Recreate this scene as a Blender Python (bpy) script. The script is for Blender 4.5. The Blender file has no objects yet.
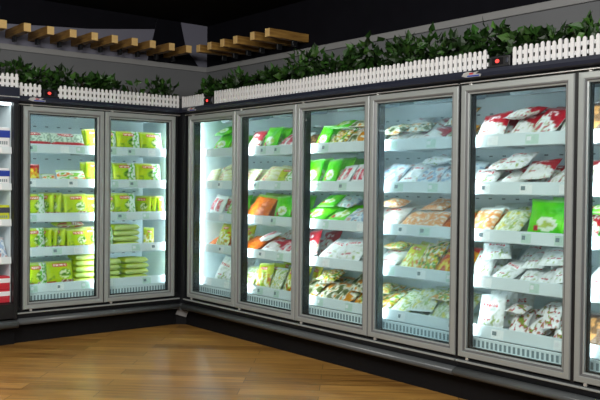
import bpy, math, random
from mathutils import Matrix, Vector, noise
random.seed(11)
C = bpy.context.scene.collection
PI = math.pi

# ------------------------------------------------------------------ helpers
class MB:
    """collects boxes, prisms and quads and links them as ONE mesh object"""
    def __init__(s): s.v = []; s.f = []; s.m = []
    def quad(s, pts, mi=0):
        n = len(s.v); s.v += [tuple(p) for p in pts]; s.f.append(tuple(range(n, n+len(pts)))); s.m.append(mi)
    def box(s, x0, y0, z0, x1, y1, z1, mi=0, c=0.0):
        x0, x1 = min(x0, x1), max(x0, x1); y0, y1 = min(y0, y1), max(y0, y1); z0, z1 = min(z0, z1), max(z0, z1)
        n = len(s.v)
        if c <= 0:
            s.v += [(x0,y0,z0),(x1,y0,z0),(x1,y1,z0),(x0,y1,z0),(x0,y0,z1),(x1,y0,z1),(x1,y1,z1),(x0,y1,z1)]
            fs = [(0,3,2,1),(4,5,6,7),(0,1,5,4),(1,2,6,5),(2,3,7,6),(3,0,4,7)]
        else:                                                   # chamfered top and bottom rims and corners
            c = min(c, (x1-x0)*.45, (y1-y0)*.45, (z1-z0)*.45)
            def ring(k, z): 
                a0, a1, b0, b1 = x0+k, x1-k, y0+k, y1-k; q = c if k == 0 else 0.0
                q = c
                return [(a0+q,b0,z),(a1-q,b0,z),(a1,b0+q,z),(a1,b1-q,z),(a1-q,b1,z),(a0+q,b1,z),(a0,b1-q,z),(a0,b0+q,z)]
            s_ = [ring(c*.8, z0), ring(0, z0+c), ring(0, z1-c), ring(c*.8, z1)]
            c0 = c
            for r in s_: s.v += r
            fs = [tuple(range(7,-1,-1)), tuple(range(24,32))]
            for k in range(3):
                for j in range(8):
                    a = k*8+j; b = k*8+(j+1) % 8
                    fs.append((a, b, b+8, a+8))
        for f in fs: s.f.append(tuple(n+i for i in f)); s.m.append(mi)
    def prism(s, prof, a, b, fn, mi=0, caps=True):
        """profile of 2-D points swept from a to b; fn(p, q, t) -> xyz"""
        n = len(s.v); k = len(prof)
        for t in (a, b): s.v += [fn(p, q, t) for p, q in prof]
        for i in range(k):
            j = (i+1) % k
            s.f.append((n+i, n+j, n+k+j, n+k+i)); s.m.append(mi)
        if caps:
            s.f.append(tuple(n+i for i in range(k-1,-1,-1))); s.m.append(mi)
            s.f.append(tuple(n+k+i for i in range(k))); s.m.append(mi)
    def build(s, name, mats, parent=None, smooth=False):
        me = bpy.data.meshes.new(name); me.from_pydata(s.v, [], s.f)
        for m in (mats if isinstance(mats, (list, tuple)) else [mats]): me.materials.append(m)
        for p, mi in zip(me.polygons, s.m): p.material_index = mi; p.use_smooth = smooth
        import bmesh
        bm = bmesh.new(); bm.from_mesh(me); bmesh.ops.recalc_face_normals(bm, faces=bm.faces); bm.to_mesh(me); bm.free()
        o = bpy.data.objects.new(name, me); C.objects.link(o)
        if parent: o.parent = parent
        return o

def tag(o, label, cat=None, group=None):
    o['label'] = label
    if cat: o['category'] = cat
    if group: o['group'] = group
    return o
def thing(name, label, cat, loc=(0,0,0), rz=0, group=None):
    o = bpy.data.objects.new(name, None); C.objects.link(o); o.empty_display_size = .1
    o.location = loc; o.rotation_euler = (0, 0, rz)
    return tag(o, label, cat, group)
def struct(o): o['kind'] = 'structure'; return o

# ------------------------------------------------------------------ materials
def mat(name, col, rough=.5, metal=0.0, spec=.5, noise_amt=0.0, nscale=30, emit=None, es=0):
    m = bpy.data.materials.new(name); m.use_nodes = True
    nt = m.node_tree; b = nt.nodes['Principled BSDF']
    b.inputs['Base Color'].default_value = (*col, 1); b.inputs['Roughness'].default_value = rough
    b.inputs['Metallic'].default_value = metal; b.inputs['Specular IOR Level'].default_value = spec
    if emit: b.inputs['Emission Color'].default_value = (*emit, 1); b.inputs['Emission Strength'].default_value = es
    tc = nt.nodes.new('ShaderNodeTexCoord'); nz = nt.nodes.new('ShaderNodeTexNoise'); nz.inputs['Scale'].default_value = nscale
    nt.links.new(tc.outputs['Object'], nz.inputs['Vector'])
    mx = nt.nodes.new('ShaderNodeMix'); mx.data_type = 'RGBA'
    mx.inputs[6].default_value = (*[c*(1-noise_amt) for c in col], 1); mx.inputs[7].default_value = (*[min(1, c*(1+noise_amt)) for c in col], 1)
    nt.links.new(nz.outputs['Fac'], mx.inputs[0]); nt.links.new(mx.outputs[2], b.inputs['Base Color'])
    return m

M = {}
M['alu'] = mat('brushed_aluminium', (.345,.375,.37), .38, .25, .5, .06, 18)
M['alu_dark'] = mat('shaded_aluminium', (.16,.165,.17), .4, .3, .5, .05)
M['silver'] = mat('bright_silver_strip', (.62,.62,.6), .3, .5, .5, .05)
M['black'] = mat('black_plastic', (.007,.008,.010), .45, 0, .4, .2)
M['kick'] = mat('black_kick_plate', (.004,.004,.005), .7, 0, .2, .2)
M['navy'] = mat('navy_header_enamel', (.018,.022,.040), .32, .1, .5, .15)
M['bumper'] = mat('grey_rubber_bumper', (.085,.094,.098), .30, 0, .5, .08)
M['white_liner'] = mat('white_liner', (.72,.83,.86), .5, 0, .4, .03)
M['shelf'] = mat('white_shelf_enamel', (.66,.75,.77), .4, 0, .5, .03)
M['rail'] = mat('white_price_rail', (.68,.77,.79), .35, 0, .5, .04, 9)
M['canopy'] = mat('grey_blue_canopy', (.26,.34,.38), .5, 0, .4, .08, 9)
M['tag_green'] = mat('price_tag_paper', (.50,.68,.60), .5, 0, .4, .15, 60)
M['tag_white'] = mat('white_tag_paper', (.85,.88,.88), .5, 0, .4, .1, 60)
M['slot'] = mat('dark_slot', (.20,.26,.28), .7, 0, .2, .1)
M['fence'] = mat('white_painted_wood', (.74,.75,.76), .55, 0, .3, .07, 26)
M['red_led'] = mat('red_led', (.8,.05,.04), .4, 0, .4, .1, 30, (1,.06,.05), 1.4)
M['led'] = mat('cold_led_tube', (.9,.95,1), .4, 0, .4, 0, 5, (.86,.97,1.0), 23)
M['led_dim'] = mat('dim_shelf_led', (.9,.95,1), .4, 0, .4, 0, 5, (.84,.93,1.0), 2.2)
M['led_deck'] = mat('cold_led_canopy', (.9,.95,1), .4, 0, .4, 0, 5, (.82,.96,1.0), 4.5)
M['stem'] = mat('brown_stem', (.03,.022,.01), .8, 0, .2, .2)
M['card'] = mat('grey_corner_plate', (.22,.22,.22), .5, .2, .5, .05)
M['blue'] = mat('blue_print', (.02,.05,.35), .4, 0, .5, .1)
M['red'] = mat('red_print', (.55,.02,.03), .4, 0, .5, .1)
M['white'] = mat('white_print', (.8,.82,.84), .4, 0, .5, .05)
M['wall'] = mat('grey_lavender_paint', (.20,.20,.25), .8, 0, .2, .06, 4)
M['wall_low'] = mat('grey_wall_paint', (.17,.175,.18), .8, 0, .2, .10, 3)
M['fascia'] = mat('pale_grey_fascia', (.30,.30,.295), .7, 0, .2, .05, 6)
M['ceil'] = mat('black_ceiling_paint', (.008,.009,.009), .95, 0, .05, .1)
M['dark_panel'] = mat('black_upper_panel', (.006,.006,.009), .8, 0, .1, .3, 6)

def glass_mat(name, veil, tint):
    m = bpy.data.materials.new(name); m.use_nodes = True; nt = m.node_tree; nt.nodes.clear(); L = nt.links
    out = nt.nodes.new('ShaderNodeOutputMaterial'); tr = nt.nodes.new('ShaderNodeBsdfTransparent'); gl = nt.nodes.new('ShaderNodeBsdfGlossy')
    tr.inputs[0].default_value = (*tint, 1); gl.inputs['Roughness'].default_value = .02
    fr = nt.nodes.new('ShaderNodeFresnel'); fr.inputs[0].default_value = 1.45
    mx = nt.nodes.new('ShaderNodeMixShader'); ge = nt.nodes.new('ShaderNodeNewGeometry'); iv = nt.nodes.new('ShaderNodeMath'); iv.operation = 'SUBTRACT'; iv.inputs[0].default_value = 1
    L.new(ge.outputs['Backfacing'], iv.inputs[1]); fm = nt.nodes.new('ShaderNodeMath'); fm.operation = 'MULTIPLY'; L.new(fr.outputs[0], fm.inputs[0]); L.new(iv.outputs[0], fm.inputs[1])
    L.new(fm.outputs[0], mx.inputs[0]); L.new(tr.outputs[0], mx.inputs[1]); L.new(gl.outputs[0], mx.inputs[2])
    df = nt.nodes.new('ShaderNodeBsdfTranslucent'); df.inputs[0].default_value = (.75,.92,1,1)
    tc = nt.nodes.new('ShaderNodeTexCoord'); nz = nt.nodes.new('ShaderNodeTexNoise'); nz.inputs['Scale'].default_value = 2.2; nz.inputs['Detail'].default_value = 2
    L.new(tc.outputs['Object'], nz.inputs['Vector'])
    ml = nt.nodes.new('ShaderNodeMath'); ml.operation = 'MULTIPLY'; ml.inputs[1].default_value = veil; L.new(nz.outputs['Fac'], ml.inputs[0])
    m2 = nt.nodes.new('ShaderNodeMixShader'); L.new(ml.outputs[0], m2.inputs[0]); L.new(mx.outputs[0], m2.inputs[1]); L.new(df.outputs[0], m2.inputs[2])
    L.new(m2.outputs[0], out.inputs[0]); return m
M['glass'] = glass_mat('clear_door_glass', .022, (.93,.98,.98))
M['glass_veil'] = glass_mat('reflection_veil_glass', .20, (.88,.96,.98))  # washed-out reflection imitated by a pale translucent veil in the pane

def attr_mat(name, rough, spec, coat=0.0, trans=0.0):
    m = bpy.data.materials.new(name); m.use_nodes = True; nt = m.node_tree; b = nt.nodes['Principled BSDF']
    a = nt.nodes.new('ShaderNodeAttribute'); a.attribute_name = 'Col'
    nt.links.new(a.outputs['Color'], b.inputs['Base Color'])
    b.inputs['Roughness'].default_value = rough; b.inputs['Specular IOR Level'].default_value = spec
    b.inputs['Coat Weight'].default_value = coat
    return m
M['film'] = attr_mat('printed_plastic_film', .40, .35, .0)
M['leaf'] = attr_mat('green_leaf', .45, .4)

# floor: oak boards laid on the diagonal
def floor_mat():
    m = bpy.data.materials.new('oak_floor_boards'); m.use_nodes = True; nt = m.node_tree; L = nt.links; b = nt.nodes['Principled BSDF']
    tc = nt.nodes.new('ShaderNodeTexCoord'); mp = nt.nodes.new('ShaderNodeMapping'); mp.inputs['Rotation'].default_value = (0,0,math.radians(43))
    L.new(tc.outputs['Object'], mp.inputs[0])
    br = nt.nodes.new('ShaderNodeTexBrick'); br.inputs['Scale'].default_value = 1; br.inputs['Brick Width'].default_value = 1.25; br.inputs['Row Height'].default_value = .135
    br.inputs['Mortar Size'].default_value = .0032; br.inputs['Mortar Smooth'].default_value = .4; br.offset = .37
    br.inputs['Color1'].default_value = (.30,.30,.30,1); br.inputs['Color2'].default_value = (.72,.72,.72,1); br.inputs['Mortar'].default_value = (1,1,1,1)
    L.new(mp.outputs[0], br.inputs['Vector'])
    mp2 = nt.nodes.new('ShaderNodeMapping'); mp2.inputs['Scale'].default_value = (1.2,16,1); L.new(mp.outputs[0], mp2.inputs[0])
    nz = nt.nodes.new('ShaderNodeTexNoise'); nz.inputs['Scale'].default_value = 2.0; nz.inputs['Detail'].default_value = 6; nz.inputs['Roughness'].default_value = .6; L.new(mp2.outputs[0], nz.inputs['Vector'])
    ad = nt.nodes.new('ShaderNodeMix'); ad.data_type = 'RGBA'; ad.inputs[0].default_value = .62; L.new(br.outputs['Color'], ad.inputs[6]); L.new(nz.outputs['Fac'], ad.inputs[7])
    rp = nt.nodes.new('ShaderNodeValToRGB'); rp.color_ramp.elements[0].position = .34; rp.color_ramp.elements[0].color = (.125,.052,.010,1)
    rp.color_ramp.elements[1].position = .68; rp.color_ramp.elements[1].color = (.50,.265,.065,1)
    L.new(ad.outputs[2], rp.inputs[0])
    mo = nt.nodes.new('ShaderNodeMix'); mo.data_type = 'RGBA'; mo.inputs[7].default_value = (.06,.03,.01,1)
    mm = nt.nodes.new('ShaderNodeMath'); mm.operation = 'MULTIPLY'; mm.inputs[1].default_value = .9; L.new(br.outputs['Fac'], mm.inputs[0])
    L.new(mm.outputs[0], mo.inputs[0]); L.new(rp.outputs[0], mo.inputs[6]); L.new(mo.outputs[2], b.inputs['Base Color'])
    b.inputs['Roughness'].default_value = .30; b.inputs['Specular IOR Level'].default_value = .28
    rr = nt.nodes.new('ShaderNodeMapRange'); rr.inputs['To Min'].default_value = .22; rr.inputs['To Max'].default_value = .42; L.new(nz.outputs['Fac'], rr.inputs['Value']); L.new(rr.outputs[0], b.inputs['Roughness'])
    return m
def wood_mat():
    m = bpy.data.materials.new('golden_pine'); m.use_nodes = True; nt = m.node_tree; L = nt.links; b = nt.nodes['Principled BSDF']
    tc = nt.nodes.new('ShaderNodeTexCoord'); mp = nt.nodes.new('ShaderNodeMapping'); mp.inputs['Scale'].default_value = (30,3,30); L.new(tc.outputs['Object'], mp.inputs[0])
    nz = nt.nodes.new('ShaderNodeTexNoise'); nz.inputs['Scale'].default_value = 2; nz.inputs['Detail'].default_value = 4; L.new(mp.outputs[0], nz.inputs['Vector'])
    rp = nt.nodes.new('ShaderNodeValToRGB'); rp.color_ramp.elements[0].position = .3; rp.color_ramp.elements[0].color = (.20,.10,.022,1); rp.color_ramp.elements[1].position = .7; rp.color_ramp.elements[1].color = (.44,.25,.06,1)
    L.new(nz.outputs['Fac'], rp.inputs[0]); L.new(rp.outputs[0], b.inputs['Base Color']); b.inputs['Roughness'].default_value = .5
    return m
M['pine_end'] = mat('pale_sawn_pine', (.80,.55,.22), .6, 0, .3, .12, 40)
M['floor'] = floor_mat(); M['pine'] = wood_mat()

# ------------------------------------------------------------------ camera (solved from the door grid of the photograph)
F, YAW, PITCH, ROLL, EYE = 799.65, .6898, -.0192, .0105, Vector((-3.5006, -5.8167, 1.1933))
fw = Vector((math.sin(YAW)*math.cos(PITCH), math.cos(YAW)*math.cos(PITCH), math.sin(PITCH)))
r0 = Vector((math.cos(YAW), -math.sin(YAW), 0)); u0 = r0.cross(fw)
rt = r0*math.cos(ROLL)+u0*math.sin(ROLL); up = -r0*math.sin(ROLL)+u0*math.cos(ROLL)
cam = bpy.data.cameras.new('camera'); co = bpy.data.objects.new('camera', cam); C.objects.link(co)
cam.sensor_width = 36; cam.lens = 36*F/600; cam.clip_start = .05
co.matrix_world = Matrix(((rt.x, up.x, -fw.x, EYE.x), (rt.y, up.y, -fw.y, EYE.y), (rt.z, up.z, -fw.z, EYE.z), (0,0,0,1)))
bpy.context.scene.camera = co

def along(px, d, run):
    """distance along a freezer run of what the photo shows at column px, d behind the doors"""
    dr = fw + rt*((px-300)/F)
    if run == 'R': return -(EYE.y + dr.y*(d-EYE.x)/dr.x)
    return EYE.x + dr.x*(d-EYE.y)/dr.y

# ------------------------------------------------------------------ room shell
def plain(name, pts, m): b = MB(); b.quad(pts); return struct(b.build(name, m))
b = MB(); b.box(-9,-12,-.06, .8,.8, 0); struct(b.build('floor', M['floor']))
b = MB(); b.box(-9,.70,0, .8,.80,2.256); b.box(-9,.70,2.256,.8,.80,2.72, 1); struct(b.build('wall_left', [M['wall_low'], M['wall']]))
b = MB(); b.box(.70,-12,0, .80,.699,2.256); b.box(.70,-12,2.256,.80,.699,2.72, 1); struct(b.build('wall_right', [M['wall_low'], M['dark_panel']]))
b = MB(); b.box(-9,-12,2.70, .8,.8,2.78); struct(b.build('ceiling', M['ceil']))
b = MB(); b.box(-9,.680,2.256, .70,.70,2.304, 0, .003); struct(b.build('trim_1', M['fascia']))
b = MB(); b.box(.680,-12,2.256, .70,.679,2.304, 0, .003); struct(b.build('trim_2', M['fascia']))
# black painted fields on the upper left wall, with a lavender stripe left in the corner
b = MB(); 
for poly in ([(.10,2.304),(.36,2.304),(.36,2.304)],):
    pass
def field(pts, name):
    k = MB(); n = len(pts); k.prism(pts, .692, .70, lambda p, q, t: (p, t, q)); return struct(k.build(name, M['dark_panel']))
field([(.06,2.306),(.60,2.306),(.46,2.46),(.40,2.70),(.16,2.70)], 'trim_3')
field([(-9,2.47),(-1.2,2.47),(-.5,2.52),(.13,2.60),(.155,2.70),(-9,2.70)], 'trim_4')

# ------------------------------------------------------------------ timber slats over the cabinets
def slat(px_along, run, label, ln=.405):
    t = thing('wood_slat', label, 'slat', group='timber slats along the wall above the freezers')
    k = MB(); k.box(-.029, .004, 0, .029, ln, .066, 0, .003); bo = k.build('beam', M['pine'], t)
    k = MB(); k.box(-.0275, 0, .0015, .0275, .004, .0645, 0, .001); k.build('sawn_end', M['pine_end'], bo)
    k = MB(); k.box(-.012, ln*.62, -.043, .012, ln*.62+.05, 0.0, 0, .003); k.build('bracket', M['black'], t)
    if run == 'L': t.location = (px_along, .285, 2.348)
    else: t.location = (.285, -px_along, 2.348); t.rotation_euler = (0,0,-PI/2)
    return t
ords = ['leftmost','second','third','fourth','fifth','sixth','seventh','eighth','ninth','tenth','eleventh','twelfth']
lx = [-1.385,-1.20,-1.015,-.83,-.645,-.468,-.285,-.114,.072,.244]
for i, x in enumerate(lx):
    slat(x, 'L', f"golden timber slat jutting from left wall, {ords[i]}{' from left' if i else ''} of the left row")
for i, y in enumerate([-.203,-.026,.173,.364,.602,.801]):
    slat(y, 'R', f"golden timber slat jutting from right wall, {['first','second','third','fourth','fifth','last'][i]} out from the corner", .405)

# ------------------------------------------------------------------ freezer cabinets, built in local axes: x along the run, y depth (0 = door plane), z up
Z0, Z1 = .25, 1.75
SHELF = [1.452, 1.188, .924, .664]
DECK = .385
def door_mesh(parent, x0, x1, glassm):
    gap = lambda x: .011 if abs(x-2.95) < .01 or abs(x-3.666) < .01 else .0045     # wider dark joint where two cabinets meet
    x0 += gap(x0); x1 -= gap(x1)
    prof = [(0,.038),(0,.006),(.004,.001),(.030,0),(.033,.004),(.037,.004),(.043,.012),(.050,.014),(.050,.038)]
    k = MB()
    for ins, d in prof:
        k.v += [(x0+ins, d, Z0+ins), (x1-ins, d, Z0+ins), (x1-ins, d, Z1-ins), (x0+ins, d, Z1-ins)]
    n = len(prof)
    for i in range(n):
        j = (i+1) % n
        for a in range(4):
            c = (a+1) % 4
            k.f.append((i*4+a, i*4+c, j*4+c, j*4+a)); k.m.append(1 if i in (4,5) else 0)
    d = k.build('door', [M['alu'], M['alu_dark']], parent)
    k = MB(); k.box(x0+.046, .018, Z0+.046, x1-.046, .026, Z1-.046); k.build('glass_pane', glassm, d)
    k = MB()
    q = .046
    for a in ((x0+q, Z0+q, x0+q+.014, Z1-q), (x1-q-.014, Z0+q, x1-q, Z1-q), (x0+q, Z0+q, x1-q, Z0+q+.012), (x0+q, Z1-q-.012, x1-q, Z1-q)):
        k.box(a[0], .028, a[1], a[2], .044, a[3])
    k.build('gasket', M['black'], d)
    for z, s in ((Z0-.016, 1), (Z1-.002, 1)):
        k = MB(); k.box(x0+.052, .004, z, x0+.070, .024, z+.018, 0, .003); h = k.build('hinge', M['silver'], d)
    return d

def shelf_unit(parent, x0, x1, z, deck=False):
    k = MB(); x0 += .006; x1 -= .006
    if deck:
        k.box(x0, .15, z-.016, x1, .60, z, 0, .003); s = k.build('deck', M['shelf'], parent)
    else:
        k.box(x0, .15, z-.022, x1, .56, z-.004, 0, .003)
        k.box(x0+.01, .17, z-.034, x0+.035, .56, z-.022); k.box(x1-.035, .17, z-.034, x1-.01, .56, z-.022)
        s = k.build('shelf', M['shelf'], parent)
    k = MB(); k.prism([(.150,-.034),(.134,-.038),(.131,-.034),(.139,.030),(.143,.032),(.150,.026)], x0, x1, lambda p, q, t: (t, p, z+q)); k.build('price_rail', M['rail'], s)
    rr = random.Random(int(z*1000)+int((x0+9)*77))
    nt = rr.choice((2,3,3))
    for i in range(nt):
        c = x0+(x1-x0)*((i+.5)/nt)+rr.uniform(-.06,.06); w = rr.uniform(.028,.042)
        k = MB(); k.quad([(c-w,.1315,z-.030),(c+w,.1315,z-.030),(c+w,.1375,z+.020),(c-w,.1375,z+.020)])
        k.quad([(c-w*.8,.1305,z-.012),(c-w*.1,.1305,z-.012),(c-w*.1,.1335,z+.010),(c-w*.8,.1335,z+.010)], 1)
        k.build('price_tag', [M['tag_green'] if rr.random() < .6 else M['tag_white'], M['slot'] if rr.random()<.5 else M['white']], s)
    return s

def freezer(label, loc, rz, xs, veil=(), ends=(True, True), badge=None, mult=1.0):
    t = thing('display_freezer', label, 'freezer', loc, rz, 'glass door display freezers')
    a, e = xs[0]-.045, xs[-1]+.045
    a_ = xs[0]-(.045 if ends[0] else -.0005); e_ = xs[-1]+(.045 if ends[1] else -.0005)
    # carcass: liner inside, black outside
    k = MB(); k.box(a_, .60, .20, e_, .64, 1.776, 0)
    k.build('back_panel', M['white_liner'], t)
    for n_, side in ((0, a_), (1, e_)):
        if ends[n_]:
            x0, x1 = (side, side+.022) if n_ == 0 else (side-.022, side)
            y0, y1 = (side+.0225, side+.030) if n_ == 0 else (side-.030, side-.0225)
            k = MB(); k.box(x0, .106, .20, x1, .60, 1.775); sp = k.build('side_panel', M['black'], t)
            k = MB(); k.box(y0, .106, .272, y1, .60, 1.752); tag(k.build('inner_liner', M['white_liner'], sp), 'white inner face')
    for c in range(len(xs)):                                        # mullions with the light strips on their backs
        x = xs[c]
        lo, hi = x-.040, x+.040
        if c == 0: lo = a_
        if c == len(xs)-1: hi = e_
        k = MB(); k.box(lo, .044, .21, hi, .105, 1.772, 0, .004); k.box(max(lo, x-.010), .012, Z0-.01, min(hi, x+.010), .044, Z1+.01)
        mu = k.build('mullion', M['black'], t)
        k = MB(); k.box(max(lo+.004, x-.020), .1052, .36, min(hi-.004, x+.020), .1062, 1.70); k.build('light_strip', M['led'], mu)
    for c in range(len(xs)-1): 
        d = door_mesh(t, xs[c], xs[c+1], M['glass_veil'] if c in veil else M['glass'])
        if c in veil: d['label'] = 'door with a faint reflection painted into its glass'
    # header and light inside the canopy
    k = MB(); k.prism([(-.004,1.776),(-.030,1.782),(-.034,1.800),(-.030,1.820),(.64,1.820),(.64,1.776)], a_, e_, lambda p, q, s: (s, p, q)); k.build('header', M['navy'], t)
    k = MB(); k.box(a_+.01, -.006, 1.7585, e_-.01, .02, 1.7625); k.build('header_strip', M['silver'], t)
    k = MB(); k.box(a_, .021, 1.752, e_, .05, 1.776); k.build('header_rebate', M['black'], t)
    k = MB(); k.box(a_+.03, .11, 1.752, e_-.03, .60, 1.768); 
    for c in range(len(xs)-1):
        m0 = (xs[c]+xs[c+1])/2
        k.prism([(.20,1.752),(.46,1.752),(.44,1.722),(.24,1.700)], m0-.19, m0+.19, lambda p, q, s: (s, p, q))
    k.build('interior_ceiling', M['canopy'], t)
    k = MB(); k.box(a_+.05, .118, 1.738, e_-.05, .138, 1.751); k.build('canopy_light', M['led_deck'], t)
    # back wall air slots
    k = MB()
    for z in SHELF+[DECK]:
        n = int((e_-a_)/.05)
        for i in range(n):
            if i % 2 == 0: k.box(a_+.05+i*.05, .598, z+.19, a_+.075+i*.05, .600, z+.198)
    s = k.build('air_slots', M['slot'], t); s['kind'] = 'stuff'
    # shelves, one per door and level
    for c in range(len(xs)-1):
        for z in SHELF: shelf_unit(t, xs[c], xs[c+1], z)
        shelf_unit(t, xs[c], xs[c+1], DECK, True)
        # air return grille under the deck rail
        x0, x1 = xs[c]+.008, xs[c+1]-.008
        k = MB(); k.box(x0, .10, .285, x1, .112, .350, 0, .003); k.box(x0, .03, .272, x1, .112, .285)
        n = 22; st = (x1-x0-.06)/n
        for i in range(n): k.box(x0+.03+i*st+st*.25, .0985, .300, x0+.03+i*st+st*.75, .100, .336, 1)
        k.build('air_return_grille', [M['rail'], M['slot']], t)
    # tub, sill, bumper, kick plate
    k = MB(); k.prism([(-.002,.222),(.012,.188),(.05,.188),(.05,.21),(.60,.21),(.60,.272),(.03,.272),(.03,.245),(.012,.236)], a_, e_, lambda p, q, s: (s, p, q)); k.build('sill', M['black'], t)
    k = MB(); k.box(a_+.003, -.008, .222, e_-.003, .012, .232, 0, .002); k.build('sill_strip', M['alu'], t)
    pr = [(.05,.186),(.0,.188),(-.018,.185),(-.030,.176),(-.035,.165),(-.030,.152),(-.018,.143),(.0,.140),(.05,.142)]
    k = MB(); k.prism(pr, a_+.002, e_-.002, lambda p, q, s: (s, p, q)); k.build('bumper', M['bumper'], t, True)
    k = MB(); k.box(a_, .06, 0, e_, .64, .19); k.build('kick_plate', M['kick'], t)
    if badge is not None: make_badge(t, badge)
    return t

def make_badge(t, x):
    """little winged emblem in silver, red and blue stuck on the header"""
    bd = MB()
    import math as m_
    pts = [(x-.062,1.792),(x-.03,1.783),(x+.062,1.783),(x+.066,1.795),(x+.03,1.799),(x+.052,1.812),(x+.012,1.806),(x-.02,1.814),(x-.05,1.808)]
    bd.prism(pts, -.041, -.034, lambda p, q, s: (p, s, q)); o = bd.build('badge', M['silver'], t)
    k = MB(); k.prism([(x-.012,1.797),(x+.012,1.797),(x+.020,1.804),(x-.008,1.806)], -.043, -.041, lambda p, q, s: (p, s, q)); k.build('red_mark', M['red'], o)
    k = MB(); k.prism([(x-.025,1.785),(x+.055,1.785),(x+.058,1.792),(x-.02,1.793)], -.043, -.041, lambda p, q, s: (p, s, q)); k.build('blue_mark', M['blue'], o)

XL = [-1.336, -.690, -.048]
XR = [.100, .784, 1.522, 2.240, 2.950]
XR2 = [2.950, 3.666, 4.382]
frL = freezer('two-door glass display freezer along the left wall stocked with lime packs', (0,0,0), 0, XL, badge=-1.25)
frR = freezer('four-door glass display freezer on the right wall nearest the corner', (0,0,0), -PI/2, XR, veil=(3,), ends=(True, False), badge=.22)
frR2 = freezer('glass display freezer nearest the camera at the right edge of frame', (0,0,0), -PI/2, XR2, ends=(False, True), badge=3.06)
# corner filler between the two runs
fl = thing('corner_filler', 'black filler post closing the inside corner between the two freezer runs', 'filler panel')
k = MB(); k.prism([(-.0025,.05),(-.0025,.01),(-.0025,-.012),(.01,-.0545),(.05,-.0545),(.05,.05)], .19, 1.775, lambda p, q, s: (p, q, s)); k.build('post', M['black'], fl)
k = MB(); k.prism([(-.0025,-.0346),(-.0025,.10),(.10,.10),(.10,-.0545),(-.034,-.0545),(-.034,-.0346)], 1.778, 1.820, lambda p, q, s: (p, q, s)); k.build('header_joint', M['navy'], fl)
k = MB(); k.prism([(-.0015,-.036),(-.0015,.05),(.05,.05),(.05,-.0535),(-.036,-.0535)], .138, .187, lambda p, q, s: (p, q, s)); k.build('bumper_joint', M['bumper'], fl)
k = MB(); k.prism([(-.0015,.062),(-.0015,.10),(.10,.10),(.10,-.0535),(.062,-.0535),(.062,-.002)], 0, .137, lambda p, q, s: (p, q, s)); k.build('kick_joint', M['kick'], fl)
k = MB(); k.prism([(-.055,.088),(.035,.066),(.055,.112),(-.035,.134)], -.0, .006, lambda p, q, s: (p, s, q)); o = k.build('corner_plate', M['card'], fl); o.rotation_euler = (0,0,-PI/4); o.location = (.02,.0,0); tag(o, 'small grey plate below the bumper')

# ------------------------------------------------------------------ leftmost open chiller
ch = thing('open_chiller', 'open-fronted chiller cut off by the left edge of the frame', 'chiller', (0,-.03,0))
xa, xb = -2.50, -1.384
k = MB(); k.box(xa, .60, .20, xb, .64, 1.80); k.build('back_panel', M['white_liner'], ch)
for e0 in (xb-.030, xa):
    k = MB(); k.box(e0, .0, .19, e0+.03, .62, 1.80, 0, .004); k.build('end_panel', M['black'], ch)
k = MB(); k.box(xb-.034, .06, .31, xb-.031, .60, 1.75); k.build('end_liner', M['white_liner'], ch)
k = MB(); k.prism([(-.004,1.765),(-.030,1.79),(-.030,1.872),(.64,1.872),(.64,1.765)], xa, xb, lambda p, q, s: (s, p, q)); k.build('header', M['navy'], ch)
k = MB(); k.box(xa+.01, -.034, 1.800, xb-.002, -.030, 1.806); k.build('header_strip', M['silver'], ch)
k = MB(); k.box(xa+.04, .03, 1.748, xb-.04, .075, 1.764); k.build('canopy_light', M['led_deck'], ch)
k = MB(); k.prism([(.0,.20),(.0,.305),(.03,.31),(.60,.31),(.60,.20)], xa+.03, xb-.03, lambda p, q, s: (s, p, q)); k.build('tub', M['black'], ch)
pr = [(.05,.186),(.0,.188),(-.018,.185),(-.030,.176),(-.035,.160),(-.030,.142),(-.018,.132),(.0,.128),(.05,.130)]
k = MB(); k.prism(pr, xa, xb, lambda p, q, s: (s, p, q)); k.build('bumper', M['bumper'], ch, True)
k = MB(); k.box(xa, .06, 0, xb, .64, .19); k.build('kick_plate', M['kick'], ch)
CSH = [1.430, 1.165, .905, .630]
for z in CSH:
    k = MB(); k.box(xa+.034, .045, z-.020, xb-.036, .58, z, 0, .003); s = k.build('shelf', M['shelf'], ch)
    k = MB(); k.prism([(.045,-.034),(.031,-.036),(.028,-.03),(.035,.016),(.045,.014)], xa+.034, xb-.036, lambda p, q, t: (t, p, z+q)); k.build('price_rail', M['rail'], s)
    for c in (-1.52,-1.80,-2.1):
        k = MB(); k.quad([(c-.03,.0272,z-.028),(c+.03,.0272,z-.028),(c+.03,.0337,z+.010),(c-.03,.0337,z+.010)]); k.build('price_tag', M['tag_white'], s)
    k = MB(); k.box(xa+.05, .05, z-.030, xb-.05, .065, z-.0205); k.build('shelf_light', M['led_dim'], s)

# ------------------------------------------------------------------ picket fences on the headers
picket_me = []
for v in range(4):
    k = MB(); h = .100+[0,.003,-.004,.001][v]; w = .0098
    k.prism([(-w,0),(w,0),(w,h-.008),(w*.45,h),(-w*.45,h),(-w,h-.008)], 0, .008, lambda p, q, t: (p, t, q))
    o = k.build('picket', M['fence']); picket_me.append(o.data); bpy.data.objects.remove(o)
def fence(label, loc, rz, x0, x1, z, h=1.0):
    t = thing('picket_fence', label, 'fence', loc, rz, 'white picket fences on the freezer headers')
    n = max(2, int(round((x1-x0)/.0335))); st = (x1-x0)/n
    for i in range(n):
        p = bpy.data.objects.new('picket', picket_me[random.randrange(4)]); C.objects.link(p); p.parent = t
        p.location = (x0+st*(i+.5), -.018, z); p.scale = (1,1,h)
    for q in (.014, .056):
        k = MB(); k.box(x0, -.0095, z+q*h, x1, -.003, z+(q+.020)*h); k.build('fence_rail', M['fence'], t)
    return t
fz = 1.8205
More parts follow.
